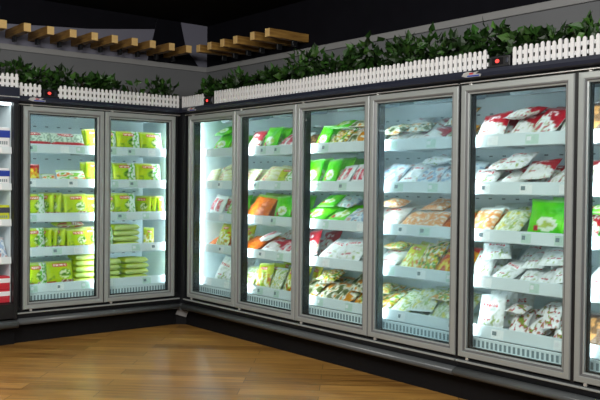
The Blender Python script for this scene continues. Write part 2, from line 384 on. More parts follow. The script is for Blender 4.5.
fence('short raised white picket fence on the open chiller at far left', (0,-.03,0), 0, -2.45, -1.386, 1.8725)
fence('tiny white picket fence between the open chiller and the left red display', (0,0,0), 0, -1.375, -1.205, fz, .95)
fence('long white picket fence on the left freezer, right of its red display', (0,0,0), 0, -1.075, -.028, fz)
fence('short white picket fence on right freezer between corner and red display', (0,0,0), -PI/2, .03, .365, fz, .92)
fence('white picket fence over first and second doors right of the corner display', (0,0,0), -PI/2, .515, 1.36, fz)
fence('white picket fence over the third door right of the corner', (0,0,0), -PI/2, 1.364, 2.245, fz)
fence('white picket fence over the fourth door, left of far red display', (0,0,0), -PI/2, 2.249, 3.150, fz)
fence('white picket fence over the fifth door, right of the far red display', (0,0,0), -PI/2, 3.305, 3.735, fz)
fence('white picket fence cut off by the right edge of the frame', (0,0,0), -PI/2, 3.739, 4.36, fz)

def display(label, loc, rz, x0, x1):
    t = thing('temperature_display', label, 'display', loc, rz, 'temperature displays on the headers')
    k = MB(); k.box(x0, -.022, fz, x1, .03, fz+.062, 0, .005); k.build('housing', M['black'], t)
    m0 = (x0+x1)/2 - .01
    k = MB(); k.box(m0-.035, -.0245, fz+.014, m0+.035, -.022, fz+.050, 0, .001); k.build('screen', M['kick'], t)
    k = MB()
    n = 10
    pts = [(m0+.013*math.cos(2*PI*i/n), fz+.033+.010*math.sin(2*PI*i/n)) for i in range(n)]
    k.prism(pts, -.0265, -.0245, lambda p, q, s: (p, s, q)); k.build('red_light', M['red_led'], t)
    k = MB(); k.box(x1-.022, -.0255, fz+.020, x1-.008, -.022, fz+.044, 0, .002); k.build('knob', M['navy'], t)
display('black display box with red light above the left freezer', (0,0,0), 0, -1.195, -1.085)
display('black display box with red light near the corner on the right freezer', (0,0,0), -PI/2, .375, .505)
display('black display box with red light above the fifth door', (0,0,0), -PI/2, 3.165, 3.295)

# ------------------------------------------------------------------ trailing artificial plants behind the fences
def plant(label, run, s0, s1, ztop, n, seed, d0=.06, d1=.42, zb=1.8205):
    rr = random.Random(seed)
    t = thing('leafy_plant', label, 'plant', (0,0,0), 0 if run == 'L' else -PI/2, 'leafy plants on top of the freezers')
    vs, fs, cs = [], [], []
    nb = max(3, int((s1-s0)/.13))
    blobs = [(s0+(s1-s0)*(i+.5)/nb+rr.uniform(-.03,.03), rr.uniform(d0+.05,d1-.12), ztop-rr.uniform(.09,.16)) for i in range(nb)] + \
            [(s0+(s1-s0)*(i+.5)/nb+rr.uniform(-.04,.04), rr.uniform(d0+.02,d1-.14), 1.93) for i in range(nb)]
    for i in range(n):
        bx, by, bz = rr.choice(blobs)
        d = Vector((rr.gauss(0,1), rr.gauss(0,1), rr.gauss(0,.9))).normalized()
        p = Vector((bx, by, bz))+Vector((d.x*.12, d.y*.10, d.z*.11))*rr.uniform(.45,1.05)
        p.y = min(max(p.y, d0), d1+.05); p.z = max(p.z, zb+.025)
        ln = rr.uniform(.045,.08); wd = ln*rr.uniform(.26,.40)
        ax = (d+Vector((rr.gauss(0,.5), rr.gauss(0,.5), rr.gauss(-.15,.5)))).normalized()
        sd = ax.cross(Vector((rr.gauss(0,1), rr.gauss(0,1), rr.gauss(.4,1)))).normalized(); nr = ax.cross(sd)
        k = len(vs)
        pts = [p, p+ax*ln*.4+sd*wd+nr*wd*.3, p+ax*ln*.45, p+ax*ln*.4-sd*wd+nr*wd*.3, p+ax*ln-nr*wd*.35]
        if min(q.z for q in pts) < zb+.003 or min(q.y for q in pts) < .034 or max(q.y for q in pts) > .66 or min(q.x for q in pts) < s0+.001 or max(q.x for q in pts) > s1-.001: continue
        vs += pts; fs += [(k,k+1,k+2),(k,k+2,k+3),(k+1,k+4,k+2),(k+2,k+4,k+3)]
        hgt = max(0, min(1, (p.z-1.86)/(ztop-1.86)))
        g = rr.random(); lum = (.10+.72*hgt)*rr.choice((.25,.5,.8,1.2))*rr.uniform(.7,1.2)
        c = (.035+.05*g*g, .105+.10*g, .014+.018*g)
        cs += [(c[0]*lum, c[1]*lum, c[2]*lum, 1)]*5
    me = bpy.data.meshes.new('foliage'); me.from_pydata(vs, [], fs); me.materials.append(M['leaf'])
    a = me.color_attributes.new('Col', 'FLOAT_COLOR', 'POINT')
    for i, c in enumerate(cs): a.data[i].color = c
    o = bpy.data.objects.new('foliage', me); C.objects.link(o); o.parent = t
    for i in range(3):
        x = s0+(s1-s0)*(i+.5)/3; y = .17+.04*i; top = ztop-.12
        k = MB(); prev = None; pts = [(x, y, zb), (x+.02, y+.02, 1.90), (x-.02, y+.01, 1.99), (x+.03, y+.03, top)]
        for q, (px_, py_, pz_) in enumerate(pts[:-1]):
            nx = pts[q+1]; r = .006-.001*q
            n0 = len(k.v)
            for P, rad in ((pts[q], r), (nx, r-.001)): k.v += [(P[0]+rad*math.cos(2*PI*j/6), P[1]+rad*math.sin(2*PI*j/6), P[2]) for j in range(6)]
            for j in range(6): k.f.append((n0+j, n0+(j+1)%6, n0+6+(j+1)%6, n0+6+j)); k.m.append(0)
        k.build('stem', M['stem'], t, True)
plant('tall leafy green plant on the open chiller at far left', 'L', -1.95, -1.386, 2.17, 900, 1, zb=1.8725)
plant('leafy green plant above the left door of the left freezer', 'L', -1.380, -.86, 2.10, 700, 2)
plant('dark leafy plant on the left freezer beside the bare stretch of wall', 'L', -.86, -.44, 2.06, 560, 3)
plant('low sparse sprig on the left freezer below the bare wall', 'L', -.42, -.24, 1.96, 90, 14)
plant('dark leafy plant on the left freezer next to the corner', 'L', -.22, .045, 2.07, 420, 4)
plant('dark leafy plant on the right freezer next to the corner', 'R', -.02, .40, 2.06, 620, 5)
pl = ['bushy green plant on right freezer over the first door from corner', 'bushy green plant on right freezer over the second door from corner',
      'bushy green plant on right freezer between second and third doors', 'bushy green plant on right freezer over the third door from corner',
      'bushy green plant on right freezer over the fourth door from corner', 'tall dark plant left of the far red display box',
      'dark plant directly behind the far red display box', 'low dark plant cut off by the right edge of the frame']
for i in range(8):
    s0 = .40+.44*i
    plant(pl[i], 'R', s0, s0+.44, [2.09,2.10,2.12,2.13,2.13,2.12,2.06,1.99][i], 640, 20+i)

# ------------------------------------------------------------------ packs and bags
def lerp(a, b, t): return tuple(x+(y-x)*t for x, y in zip(a, b))
def nz(u, v, s, sd): return noise.noise(Vector((u*s+sd*7.3, v*s-sd*3.1, sd*1.7)))
LIMEC = (.47,.66,.004); LIMEY = (.62,.70,.006)
def col_lime(u, v, sd):
    c = lerp(LIMEC, LIMEY, .5+nz(u, v, 1.2, sd))
    r = ((u-.34)/.40)**2+((v+.10)/.36)**2
    if r < 1:
        q = nz(u, v, 4.2, sd)
        c = (.84,.86,.60) if q > .02 else ((.30,.50,.03) if q > -.22 else (.10,.26,.02))
    elif r < 1.25: c = (.34,.56,.01)
    if u > .05 and v < -.56: c = (.80,.72,.70) if nz(u, v, 8, sd) > 0 else (.42,.10,.08)
    if -.85 < u < -.40 and -.70 < v < -.25 and nz(u, v, 4.5, sd+1) > 0: c = (.30,.46,.02)
    if u < -.30 and abs(v+.74) < .09: c = (.60,.08,.04)
    return c
def col_limef(u, v, sd):
    return col_lime(u, v, sd) if abs(u) < .78 and abs(v) < .72 else lerp(LIMEC, LIMEY, .5+nz(u, v, 1.2, sd))
def col_limew(u, v, sd):
    c = col_lime(u, v, sd+5)
    if u > .35: c = (.80,.88,.80) if nz(u, v, 5, sd) > -.05 else (.20,.55,.06)
    return c
def col_pale(u, v, sd):
    c = (.66,.74,.62) if math.sin(u*22+nz(u, v, 3, sd)*5) > -.1 else (.36,.46,.36)
    if v < -.30: c = (.58,.05,.07)
    if v > .38 and -.55 < u < .30: c = (.50,.03,.05) if nz(u, v, 9, sd) < .18 else (.85,.80,.78)
    return c
def col_foodpk(u, v, sd):
    c = (.86,.90,.86)
    q = nz(u, v, 3.2, sd)
    if v < .35: c = (.85,.30,.06) if q > .16 else ((.30,.62,.05) if q < -.2 else ((.88,.80,.55) if q > 0 else c))
    if v > .62: c = (.50,.72,.25)
    return c
def col_orangepk(u, v, sd):
    c = (.85,.50,.03)
    q = nz(u, v, 3, sd)
    if q > .10: c = (.70,.12,.03)
    if q < -.25: c = (.90,.80,.15)
    if v > .55: c = (.65,.03,.03)
    return c
def col_redw(u, v, sd):
    e = v+.30*u+.35*nz(u, v, 1.6, sd)
    c = (.52,.018,.045) if e > .12 else (.86,.86,.86)
    q = nz(u, v, 4.5, sd+2)
    if e <= .12: c = (.88,.88,.87) if q > -.12 else ((.62,.66,.50) if q > -.3 else (.58,.12,.14))
    elif abs(v-.45) < .10 and abs(u) < .45 and nz(u, v, 9, sd) > -.05: c = (.90,.86,.86)
    return c
def col_white(u, v, sd):
    q = nz(u, v, 3.5, sd)
    c = (.88,.90,.90) if q > -.24 else (.70,.74,.70)
    if v < -.30 and nz(u, v, 5, sd+4) > .36: c = (.45,.56,.25)
    if -.62 < v < -.46 and -.5 < u < .4 and nz(u, v, 9, sd+2) > -.1: c = (.55,.03,.06)
    return c
def col_veg(u, v, sd):
    q = nz(u, v, 5.5, sd); q2 = nz(u, v, 3.5, sd+6)
    c = (.82,.86,.76)
    if q > .18: c = (.42,.56,.20)
    elif q < -.22: c = (.62,.68,.50)
    if q2 > .30: c = (.72,.70,.20)
    if abs(v) > .86: c = (.80,.88,.86)
    return c
def col_orange(u, v, sd):
    q = nz(u, v, 6, sd)
    c = lerp((.80,.26,.025), (.62,.16,.02), .5+q)
    if v > .72: c = (.30,.60,.04)
    return c
def col_green(u, v, sd):
    c = lerp((.10,.62,.015), (.24,.76,.02), .5+nz(u, v, 1.5, sd))
    if ((u-.1)/.55)**2+((v+.30)/.38)**2 < 1: c = (.82,.90,.78) if nz(u, v, 4, sd) > -.15 else (.55,.70,.20)
    if abs(u+.45) < .14 and abs(v+.55) < .14: c = (.60,.04,.10)
    return c
def col_carrot(u, v, sd):
    q = nz(u, v, 5, sd)
    c = (.84,.40,.14) if q > 0 else (.88,.62,.40)
    if q < -.25: c = (.86,.86,.80)
    if v > .6: c = (.80,.86,.84)
    return c
def col_mix(u, v, sd):
    q = nz(u, v, 3.2, sd); q2 = nz(u, v, 5, sd+3)
    c = (.80,.42,.04) if q > .08 else ((.22,.48,.03) if q < -.14 else (.82,.74,.10))
    if q2 > .22: c = (.90,.90,.84)
    if q2 < -.30: c = (.10,.09,.05)
    return c
def col_dump(u, v, sd):
    q = nz(u, v, 3.6, sd); q2 = nz(u, v, 2.2, sd+3)
    c = (.86,.86,.80) if q > -.05 else (.60,.62,.45)
    if q2 > .16: c = (.72,.36,.03)
    if q2 < -.20: c = (.16,.20,.06)
    if v > .66: c = (.66,.30,.02) if u > 0 else (.30,.45,.04)
    return c
def col_yel(u, v, sd):
    c = lerp((.72,.72,.03), (.50,.66,.03), .5+nz(u, v, 1.5, sd))
    q = nz(u, v, 4, sd)
    if v < .1 and q > .05: c = (.84,.86,.66)
    if v < .3 and q < -.30: c = (.70,.25,.05)
    return c
def col_pink(u, v, sd):
    q = nz(u, v, 4, sd)
    c = (.74,.14,.20) if abs(v) < .55 and abs(u) < .72 else (.86,.90,.90)
    if abs(v) < .55 and abs(u) < .72 and q > .12: c = (.86,.60,.62)
    if abs(u) < .12: c = (.86,.88,.88)
    return c
def col_blue(u, v, sd):
    q = nz(u, v, 3, sd); c = (.74,.82,.86)
    if q > .18: c = (.40,.52,.66)
    if q < -.25: c = (.62,.40,.38)
    return c
def col_brown(u, v, sd):
    q = nz(u, v, 4, sd); c = (.17,.10,.05)
    if q > .15: c = (.45,.26,.10)
    if v > .55: c = (.08,.05,.04)
    return c
def col_small(u, v, sd):
    q = nz(u, v, 3.2, sd); c = (.88,.88,.87) if q > -.16 else (.58,.06,.10)
    if q < -.32: c = (.30,.42,.10)
    return c
def col_nood(u, v, sd):
    c = (.84,.84,.66) if math.sin(v*16+nz(u, v, 2, sd)*3) > -.3 else (.72,.74,.38)
    if abs(u+.35) < .22 and nz(u, v, 7, sd) > .05: c = (.70,.20,.20)
    return c

TYPES = {  # colour, width, height, thickness, words, category, print (u0,u1,v0,v1,style)
 'LIME': (col_lime, .210, .172, .052, 'lime yellow pack', 'pack', (-.50,.52,.46,.74,'red')),
 'LIMF': (col_limef, .215, .180, .044, 'lime pack', 'pack', (-.50,.52,.46,.74,'red')),
 'LIMW': (col_limew, .210, .172, .052, 'lime pack with white print', 'pack', (-.50,.42,.46,.74,'red')),
 'PALE': (col_pale, .250, .140, .050, 'pale red-edged pack', 'pack', (-.40,.10,.46,.86,'red')),
 'FOOD': (col_foodpk, .230, .130, .045, 'white food-picture pack', 'pack', None),
 'ORPK': (col_orangepk, .190, .180, .045, 'orange pack with red top', 'pack', None),
 'REDW': (col_redw, .220, .230, .055, 'red and white bag', 'bag', None),
 'WHIT': (col_white, .230, .240, .060, 'white bag with red brand', 'bag', (-.62,.62,.12,.46,'redtext')),
 'VEG': (col_veg, .230, .220, .065, 'clear bag of pale vegetables', 'bag', None),
 'ORAN': (col_orange, .300, .230, .070, 'orange bag', 'bag', None),
 'GREN': (col_green, .220, .230, .055, 'bright green bag', 'bag', None),
 'CARR': (col_carrot, .230, .210, .060, 'pale orange bag', 'bag', None),
 'MIX': (col_mix, .210, .210, .055, 'orange and green mixed bag', 'bag', None),
 'DUMP': (col_dump, .210, .220, .055, 'white and amber patterned bag', 'bag', None),
 'YELG': (col_yel, .200, .210, .055, 'yellow green bag', 'bag', (-.45,.45,.40,.64,'red')),
 'PINK': (col_pink, .190, .200, .050, 'pink and white bag', 'bag', None),
 'BLUE': (col_blue, .220, .200, .055, 'pale bluish white bag', 'bag', None),
 'BRWN': (col_brown, .200, .210, .055, 'dark brown bag', 'bag', None),
 'SMAL': (col_small, .150, .160, .055, 'small white and red bag', 'bag', None),
 'NOOD': (col_nood, .260, .190, .050, 'cream noodle pack', 'pack', None),
}
def shape(u, v, w, h, t, sd, lime):
    if lime == 2:
        pf = max(0, 1-abs(u)**9)**.4*max(0, 1-abs(min(1, abs(v)/.95))**9)**.4
        return w*.5*u, t*.5*pf*(1+.05*nz(u, v, 2, sd)), h*.5*(v+1), 0
    pf = max(0, 1-abs(u)**(5 if lime else 3.2))**.6*max(0, 1-abs(min(1, abs(v)/.90))**(5 if lime else 3.0))**.6
    wr = (.35*nz(u, v, 2.2, sd)+.22*nz(u, v, 4.5, sd+1)) if not lime else .12*nz(u, v, 2.5, sd)
    th = t*.5*pf*max(.25, 1+wr)
    x = w*.5*u*(1-.05*(1-abs(v)**2)*(0 if lime else 1)+(.02*nz(0, v, 2.5, sd)))
    z = h*.5*(v+1)+(0 if lime else .015*h*nz(u, 0, 2.5, sd+9)*(1 if v > 0 else 0))
    by = .10*t*nz(u, v, 1.1, sd+4)
    return x, th, z, by
MESH = {}
NU, NV = 22, 22
def bag_mesh(ty, var):
    if (ty, var) in MESH: return MESH[ty, var]
    fn, w, h, t, words, cat, pr = TYPES[ty]; sd = var*3.7+len(MESH)*.61; lime = 2 if ty == 'LIMF' else (1 if ty in ('LIME','LIMW','PALE','FOOD','NOOD') else 0)
    vs, fs, cs = [], [], []
    for side in (-1, 1):
        for j in range(NV+1):
            for i in range(NU+1):
                u, v = -1+2*i/NU, -1+2*j/NV
                x, th, z, by = shape(u, v, w, h, t, sd, lime)
                vs.append((x, by+side*max(th, .0012), z))
                c = fn(u, v, sd) if side < 0 else fn(-u, v, sd+2)
                if abs(v) > .90: c = lerp(c, (.85,.88,.88), .35)
                c = tuple(q**1.3*.94 for q in c); cs.append((*c, 1))
    n1 = (NU+1)*(NV+1)
    for j in range(NV):
        for i in range(NU):
            a = j*(NU+1)+i; q = (a, a+1, a+NU+2, a+NU+1)
            fs.append(q); fs.append(tuple(n1+k for k in reversed(q)))
    ring = [i for i in range(NU+1)]+[j*(NU+1)+NU for j in range(1, NV+1)]+[NV*(NU+1)+i for i in range(NU-1, -1, -1)]+[j*(NU+1) for j in range(NV-1, 0, -1)]
    for k in range(len(ring)):
        a, b_ = ring[k], ring[(k+1) % len(ring)]; fs.append((b_, a, n1+a, n1+b_))
    me = bpy.data.meshes.new('food_bag'); me.from_pydata(vs, [], fs); me.materials.append(M['film'])
    for p in me.polygons: p.use_smooth = True
    at = me.color_attributes.new('Col', 'FLOAT_COLOR', 'POINT')
    for i, c in enumerate(cs): at.data[i].color = c
    pm = None
    if pr:
        u0_, u1_, v0_, v1_, style = pr; a_, b_ = 26, 8; pv, pf, pc = [], [], []
        for j in range(b_+1):
            for i in range(a_+1):
                fu, fv = i/a_, j/b_
                x, th, z, by = shape(u0_+(u1_-u0_)*fu, v0_+(v1_-v0_)*fv, w, h, t, sd, lime)
                pv.append((x, by-max(th, .0012)-.0016, z))
                strokes = .15 < fv < .85 and .06 < fu < .94 and (int(fu*a_) % 5 != 0) and nz(fu*3, fv, 5, sd+int(fu*6)) > -.08
                if style == 'red': c = (.90,.80,.70) if strokes else (.62,.03,.02)
                else: c = (.62,.03,.05) if strokes else (.86,.89,.89)
                pc.append((*c, 1))
        for j in range(b_):
            for i in range(a_):
                q = j*(a_+1)+i; pf.append((q, q+1, q+a_+2, q+a_+1))
        pm = bpy.data.meshes.new('brand_print'); pm.from_pydata(pv, [], pf); pm.materials.append(M['film'])
        for p in pm.polygons: p.use_smooth = True
        at = pm.color_attributes.new('Col', 'FLOAT_COLOR', 'POINT')
        for i, c in enumerate(pc): at.data[i].color = c
    MESH[ty, var] = (me, pm); return me, pm

from mathutils.bvhtree import BVHTree
PLACED = {}
LIMITS = {'L': (-1.348, -.037), 'R': (.088, 4.39)}
DROPPED = []; TOPS = {}
SHIFTS = sorted([(a*.011, b*.012) for a in range(-4,5) for b in range(0,5)], key=lambda q: abs(q[0])*1.1+q[1])
def put_bag(ty, run, s, d, z, tilt, roll, yaw, sx, sz, label, group, must=True, ceil=.222, sy=None, dmin=.154, key=None, var=None, shrink=0):
    key0 = key
    """stand a bag with its lowest point on z, its base centre at depth d, settled clear of the bags already there; returns its top height"""
    me, pm = bag_mesh(ty, random.randrange(4) if var is None else var)
    cat = TYPES[ty][5]
    base = Matrix.Rotation((0 if run == 'L' else -PI/2)+yaw, 4, 'Z') @ Matrix.Rotation(math.radians(tilt), 4, 'X') @ Matrix.Rotation(math.radians(roll), 4, 'Y') @ Matrix.Diagonal((sx, sy or (sx+sz)/2, sz, 1))
    vs = [base @ v.co for v in me.vertices]
    polys = [tuple(p.vertices) for p in me.polygons]
    lo = min(v.z for v in vs); hi = max(v.z for v in vs)
    if run == 'L': D0, D1, S0, S1 = min(v.y for v in vs), max(v.y for v in vs), min(v.x for v in vs), max(v.x for v in vs)
    else: D0, D1, S0, S1 = min(v.x for v in vs), max(v.x for v in vs), -max(v.y for v in vs), -min(v.y for v in vs)
    d = max(d, dmin-D0)
    s = min(max(s, LIMITS[run][0]-S0), LIMITS[run][1]-S1) if key is None or key[0] in 'LR' else s
    if d+D1 > .594: d = .594-D1
    key = key or (run, [q for q in range(5) if abs(SZL[q]-z) < .20][-1])
    zone = PLACED.setdefault(key, [])
    def at_(ds, dd, dz): return Vector((s+ds, d+dd, z-lo+.0008+dz)) if run == 'L' else Vector((d+dd, -(s+ds), z-lo+.0008+dz))
    best = None
    n_ = len(zone)
    for dz in (0, .006, .012, .020, .028, .036, .046, .056, .068, .080, .095, .11):
        if hi-lo+dz > ceil: break
        for ds, dd in SHIFTS:
            if d+dd+D1 > .595: continue
            if key[0] in 'LR' and not (LIMITS[run][0] <= s+ds+S0 and s+ds+S1 <= LIMITS[run][1]): continue
            t = at_(ds, dd, dz); a0, a1 = s+ds+S0, s+ds+S1
            near = [q for q in zone if q[0] < a1 and q[1] > a0 and q[3] < t.z+hi and q[4] > t.z+lo and q[5] < d+dd+D1 and q[6] > d+dd+D0]
            if near:
                bv = BVHTree.FromPolygons([v+t for v in vs], polys)
                if any(bv.overlap(q[2]) for q in near): continue
            best = (t, ds, dd, dz); break
        if best: break
    if best is None:
        if not must: DROPPED.append(label); return None
        if shrink < 3: return put_bag(ty, run, s, d, z, tilt, roll*.5, yaw, sx*.88, sz*.95, label, group, must, ceil, sy, dmin, key0, var, shrink+1)
        best = (at_(0, 0, 0), 0, 0, 0); print('CLASH', label)
    t, ds, dd, dz = best
    zone.append((s+ds+S0, s+ds+S1, BVHTree.FromPolygons([v+t for v in vs], polys), t.z+lo, t.z+hi, d+dd+D0, d+dd+D1))
    o = bpy.data.objects.new('food_pack' if cat == 'pack' else 'food_bag', me); C.objects.link(o)
    o.matrix_world = Matrix.Translation(t) @ base
    tag(o, label, cat, group)
    if pm:
        p = bpy.data.objects.new('brand_print', pm); C.objects.link(p); p.parent = o
    o_top = z+dz+hi-lo
    TOPS[o.name] = o_top
    return o

SN = ['top', 'second', 'middle', 'fourth', 'bottom']
SZ = SHELF+[DECK]
SZL = [z-.0035 for z in SHELF]+[DECK]
ORD = ['first', 'second', 'third', 'fourth', 'fifth', 'sixth', 'seventh', 'eighth', 'ninth']
USED = {}
def uniq(lb):
    USED[lb] = USED.get(lb, 0)+1
    return lb

# left freezer: lime packs, standing or stacked flat; px columns as the photo shows them
def left(level, dn, items):
    z = SZL[level]; rr = random.Random(level*10+(dn == 'left'))
    k = 0
    for it in items:
        px, ty, mode = it[:3]; opt = it[3] if len(it) > 3 else {}
        k += 1
        sx = opt.get('sx', 1.0); sz = opt.get('sz', 1.0)
        words = TYPES[ty][4]
        where = f"{SN[level]} shelf, left freezer's {dn} door"
        grp = f"packs in the left freezer"
        if mode == 'stand':
            d = .185
            put_bag(ty, 'L', along(px, d, 'L'), d, z, opt.get('tilt', -9), opt.get('roll', rr.uniform(-2.5,2.5)), rr.uniform(-.05,.05), sx, sz, f"{words}, {ORD[k-1]} from left in front, {where}", grp, key=('L', level))
            if opt.get('back', True):
                for b_ in range(opt.get('n', 1)):
                    d2 = d+.065*(b_+1)
                    put_bag('LIME' if ty == 'LIMW' else ty, 'L', along(px, d, 'L')+rr.uniform(-.01,.01), d2, z, opt.get('tilt', -9), rr.uniform(-2,2), 0, sx, sz, f"{TYPES['LIME' if ty == 'LIMW' else ty][4]}, right behind the {ORD[k-1]} front pack, {where}", grp, must=False, key=('L', level))
        elif mode == 'edge':                                       # packs filed edge-on, leaning sideways
            for q in range(opt.get('n', 3)):
                d = .20; s = along(px, d, 'L')+q*.040
                o_ = put_bag(ty, 'L', s, d+.08, z, -4, 0, math.radians(-72), sx*.85, sz, f"{words} filed edge-on, {ORD[q]} of these, {where}", grp, must=False, key=('L', level))
        elif mode == 'flat':
            pile = opt.get('pile', ''); zz = z; d = .165; s = along(px, d, 'L'); n = opt.get('n', 4)
            for q in range(n):
                zz = TOPS[put_bag(ty, 'L', s+rr.uniform(-.008,.008), d+rr.uniform(-.006,.006), zz, -90, 0, rr.uniform(-.04,.04), sx, sz, f"{words.replace('lime yellow', 'lime')} lying flat, {ORD[q]} layer up{pile}, {where}", grp, key=('L', level), ceil=.30, sy=1.0).name]+.0018
        elif mode == 'lean':
            d = .17
            put_bag(ty, 'L', along(px, d, 'L'), d, z, opt.get('tilt', -48), opt.get('roll', 0), opt.get('yaw', 0), sx, sz, f"{words} leaning back, {ORD[k-1]} from left in front, {where}", grp, key=('L', level))
        elif mode == 'ontop':
            put_bag(ty, 'L', along(px, .22, 'L'), .20, z+opt['up'], opt.get('tilt', -84), 2, .1, sx, sz, f"{words} laid across the tops, {where}", grp, key=('L', level))
A, B_, Cc, D, E_ = 0, 1, 2, 3, 4
left(A, 'left', [(37,'PALE','lean',{'sx':.92,'tilt':-26}),(66,'PALE','lean',{'sx':1.08,'tilt':-26}),(93,'LIME','stand',{'sx':.62})])
left(A, 'right', [(110,'LIMW','stand',{'sx':.5}),(127,'LIMW','stand',{}),(151,'LIMW','stand',{'sx':1.0})])
left(B_, 'left', [(31,'ORPK','stand',{'sx':.75,'sz':.8,'back':False}),(51,'FOOD','lean',{'sx':.5,'sz':.8}),(72,'FOOD','lean',{'sx':1.0,'tilt':-40}),(93,'LIME','stand',{'sx':.66})])
left(B_, 'right', [(109,'LIMW','stand',{'sx':.3,'back':False}),(123,'LIMW','stand',{'sx':.98}),(148,'LIMW','stand',{'sx':1.12})])
left(Cc, 'left', [(35,'LIMW','stand',{'sx':.80,'sz':1.05}),(49,'LIME','edge',{'n':2,'sz':1.1}),(71,'LIME','stand',{'sx':.92,'sz':1.05}),(91,'LIMW','stand',{'sx':.70,'sz':1.02})])
left(Cc, 'right', [(110,'LIME','stand',{'sx':.40,'sz':1.02}),(126,'LIMW','stand',{'sx':.92,'sz':1.08}),(147,'LIME','edge',{'n':2,'sz':.95}),(160,'LIMW','stand',{'sx':.34,'back':False})])
left(D, 'left', [(35,'LIMW','stand',{'sx':.78,'sz':1.02}),(47,'LIME','edge',{'n':3,'sz':1.0}),(73,'LIME','stand',{'sx':.92,'sz':.98}),(93,'LIMW','stand',{'sx':.62,'sz':1.0}),(66,'LIME','ontop',{'up':.170,'sx':1.05,'sz':.9})])
left(D, 'right', [(109,'LIMW','stand',{'sx':.36}),(126,'LIMF','flat',{'n':4,'sx':1.08}),(149,'YELG','stand',{'sx':.52,'sz':.74,'back':False,'roll':5})])
left(E_, 'left', [(37,'LIMW','stand',{'sx':.78,'sz':1.06}),(61,'LIME','stand',{'sx':1.10,'sz':1.12,'tilt':-14,'back':False}),(87,'LIMF','flat',{'n':5,'sx':.85})])
left(E_, 'right', [(114,'LIMF','flat',{'n':4,'pile':' in left pile','sx':.62}),(138,'LIMF','flat',{'n':4,'pile':' in right pile','sx':1.0})])

# right freezers: slumped heaps of bags.  (px centre, type, tilt, size, sideways lean)
DN = ['first door from corner', 'second door from corner', 'third door from corner', 'fourth door from corner', 'fifth door from corner', 'rightmost door']
EXTRA = {(2,4): 0, (0,4): 4, (1,4): 5, (0,1): 1, (1,1): 1, (2,1): 0, (3,1): 2, (4,1): 1, (3,4): 6, (4,4): 8, (1,2): 1, (2,2): 2, (2,3): 4, (3,3): 3, (0,3): 3}
def right(level, door, items, rows=3, step=.105, extra=None):
    extra = EXTRA.get((level, door), extra)
    z = SZL[level]; rr = random.Random(level*31+door*7); ceil = .222 if level else .235
    if level == 4: ceil = .235
    bins = {0: [], 1: [], 2: [], 3: []}; grp = 'bags in the right-hand freezers'
    cs = [along(it[0], (it[2] if len(it) > 2 else {}).get('d', .165)+.04, 'R') for it in items]
    for row in range(rows):
        for k, it in enumerate(items):
            ty = it[1]; opt = it[2] if len(it) > 2 else {}
            if row >= opt.get('rows', 9): continue
            gap = min([abs(cs[k]-c) for q, c in enumerate(cs) if q != k] or [.3])
            sx = min(opt.get('sx', 1), 1.12*gap/TYPES[ty][1]) if len(items) > 1 else opt.get('sx', 1)
            sz = opt.get('sz', 1); tilt = opt.get('t', -52)
            d = opt.get('d', .165)+row*step+(.018 if k % 2 else 0)
            s = cs[k]+(rr.uniform(-.03,.03) if row else 0)
            if door == 0: s = max(s, .20)
            o = put_bag(ty, 'R', s, d, z, tilt+(rr.uniform(-3,3) if row else 0), opt.get('r', rr.uniform(-7,7)), opt.get('y', rr.uniform(-.10,.10)), sx, sz*(1 if not row else rr.uniform(.98,1.1)), '', grp, must=(row == 0), ceil=ceil, key=('R', level))
            if o: bins[row].append((o, ty))
    n = {0: 1, 1: 3, 2: 4, 3: 6, 4: 6, 5: 1}[door] if extra is None else extra
    for q in range(n):                                              # loose bags thrown on top of the heap
        it = rr.choice(items); ty = it[1]
        s = rr.uniform(min(cs)-.03, max(cs)+.03); 
        if door == 0: s = max(s, .20)
        o = put_bag(ty, 'R', s, rr.uniform(.16,.30), z+.02, rr.uniform(-84,-58), rr.uniform(-14,14), rr.uniform(-.5,.5), rr.uniform(.72,.85), rr.uniform(.72,.9), '', grp, must=False, ceil=ceil-.02, key=('R', level))
        if o: bins[3].append((o, ty))
    for row, RW in enumerate(['front row', 'middle row', 'back row', 'on top']):
        bins[row].sort(key=lambda q: -q[0].location.y)
        for k, (o, ty) in enumerate(bins[row]):
            o['label'] = f"{TYPES[ty][4]}, {ORD[k]+' from left' if len(bins[row]) > 1 else 'alone'}, {RW}, {SN[level]} shelf, {DN[door]}"
right(A, 0, [(222,'GREN',{'t':-35,'sx':.9,'sz':.8})])
right(B_, 0, [(209,'NOOD',{'t':-30,'sx':.55,'sz':.75}),(224,'NOOD',{'t':-30,'sx':.75,'sz':.75})])
right(Cc, 0, [(218,'PINK',{'t':-25,'sx':1.05,'sz':.92}),(232,'GREN',{'t':-25,'sx':.6,'sz':.8})])
right(D, 0, [(211,'ORAN',{'t':-60,'sx':.5,'sz':.7}),(222,'YELG',{'t':-25,'sx':.95,'sz':.9})])
right(E_, 0, [(225,'WHIT',{'t':-28,'sx':.9,'sz':.9})])
right(A, 1, [(256,'REDW',{'t':-30,'sx':.8,'sz':.78}),(270,'GREN',{'t':-22,'sx':.9,'sz':.84}),(285,'PINK',{'t':-50,'sx':.95})])
right(B_, 1, [(250,'NOOD',{'t':-38,'sx':.6,'sz':.85}),(268,'NOOD',{'t':-42,'sx':.9}),(287,'LIMW',{'t':-30,'sx':.9,'sz':.8})])
right(Cc, 1, [(259,'ORAN',{'t':-35,'sx':1.05,'sz':.95}),(284,'GREN',{'t':-18,'sx':.85,'sz':.82})])
right(D, 1, [(251,'ORAN',{'t':-62,'sx':.75}),(268,'REDW',{'t':-64,'sx':.95}),(286,'PINK',{'t':-60})])
right(E_, 1, [(250,'VEG',{'t':-40,'sx':.7,'sz':.9}),(265,'YELG',{'t':-20,'sx':.95,'sz':.95}),(279,'VEG',{'t':-30,'sx':.5,'sz':.9}),(290,'YELG',{'t':-15,'sx':.5,'sz':.95,'r':12})])
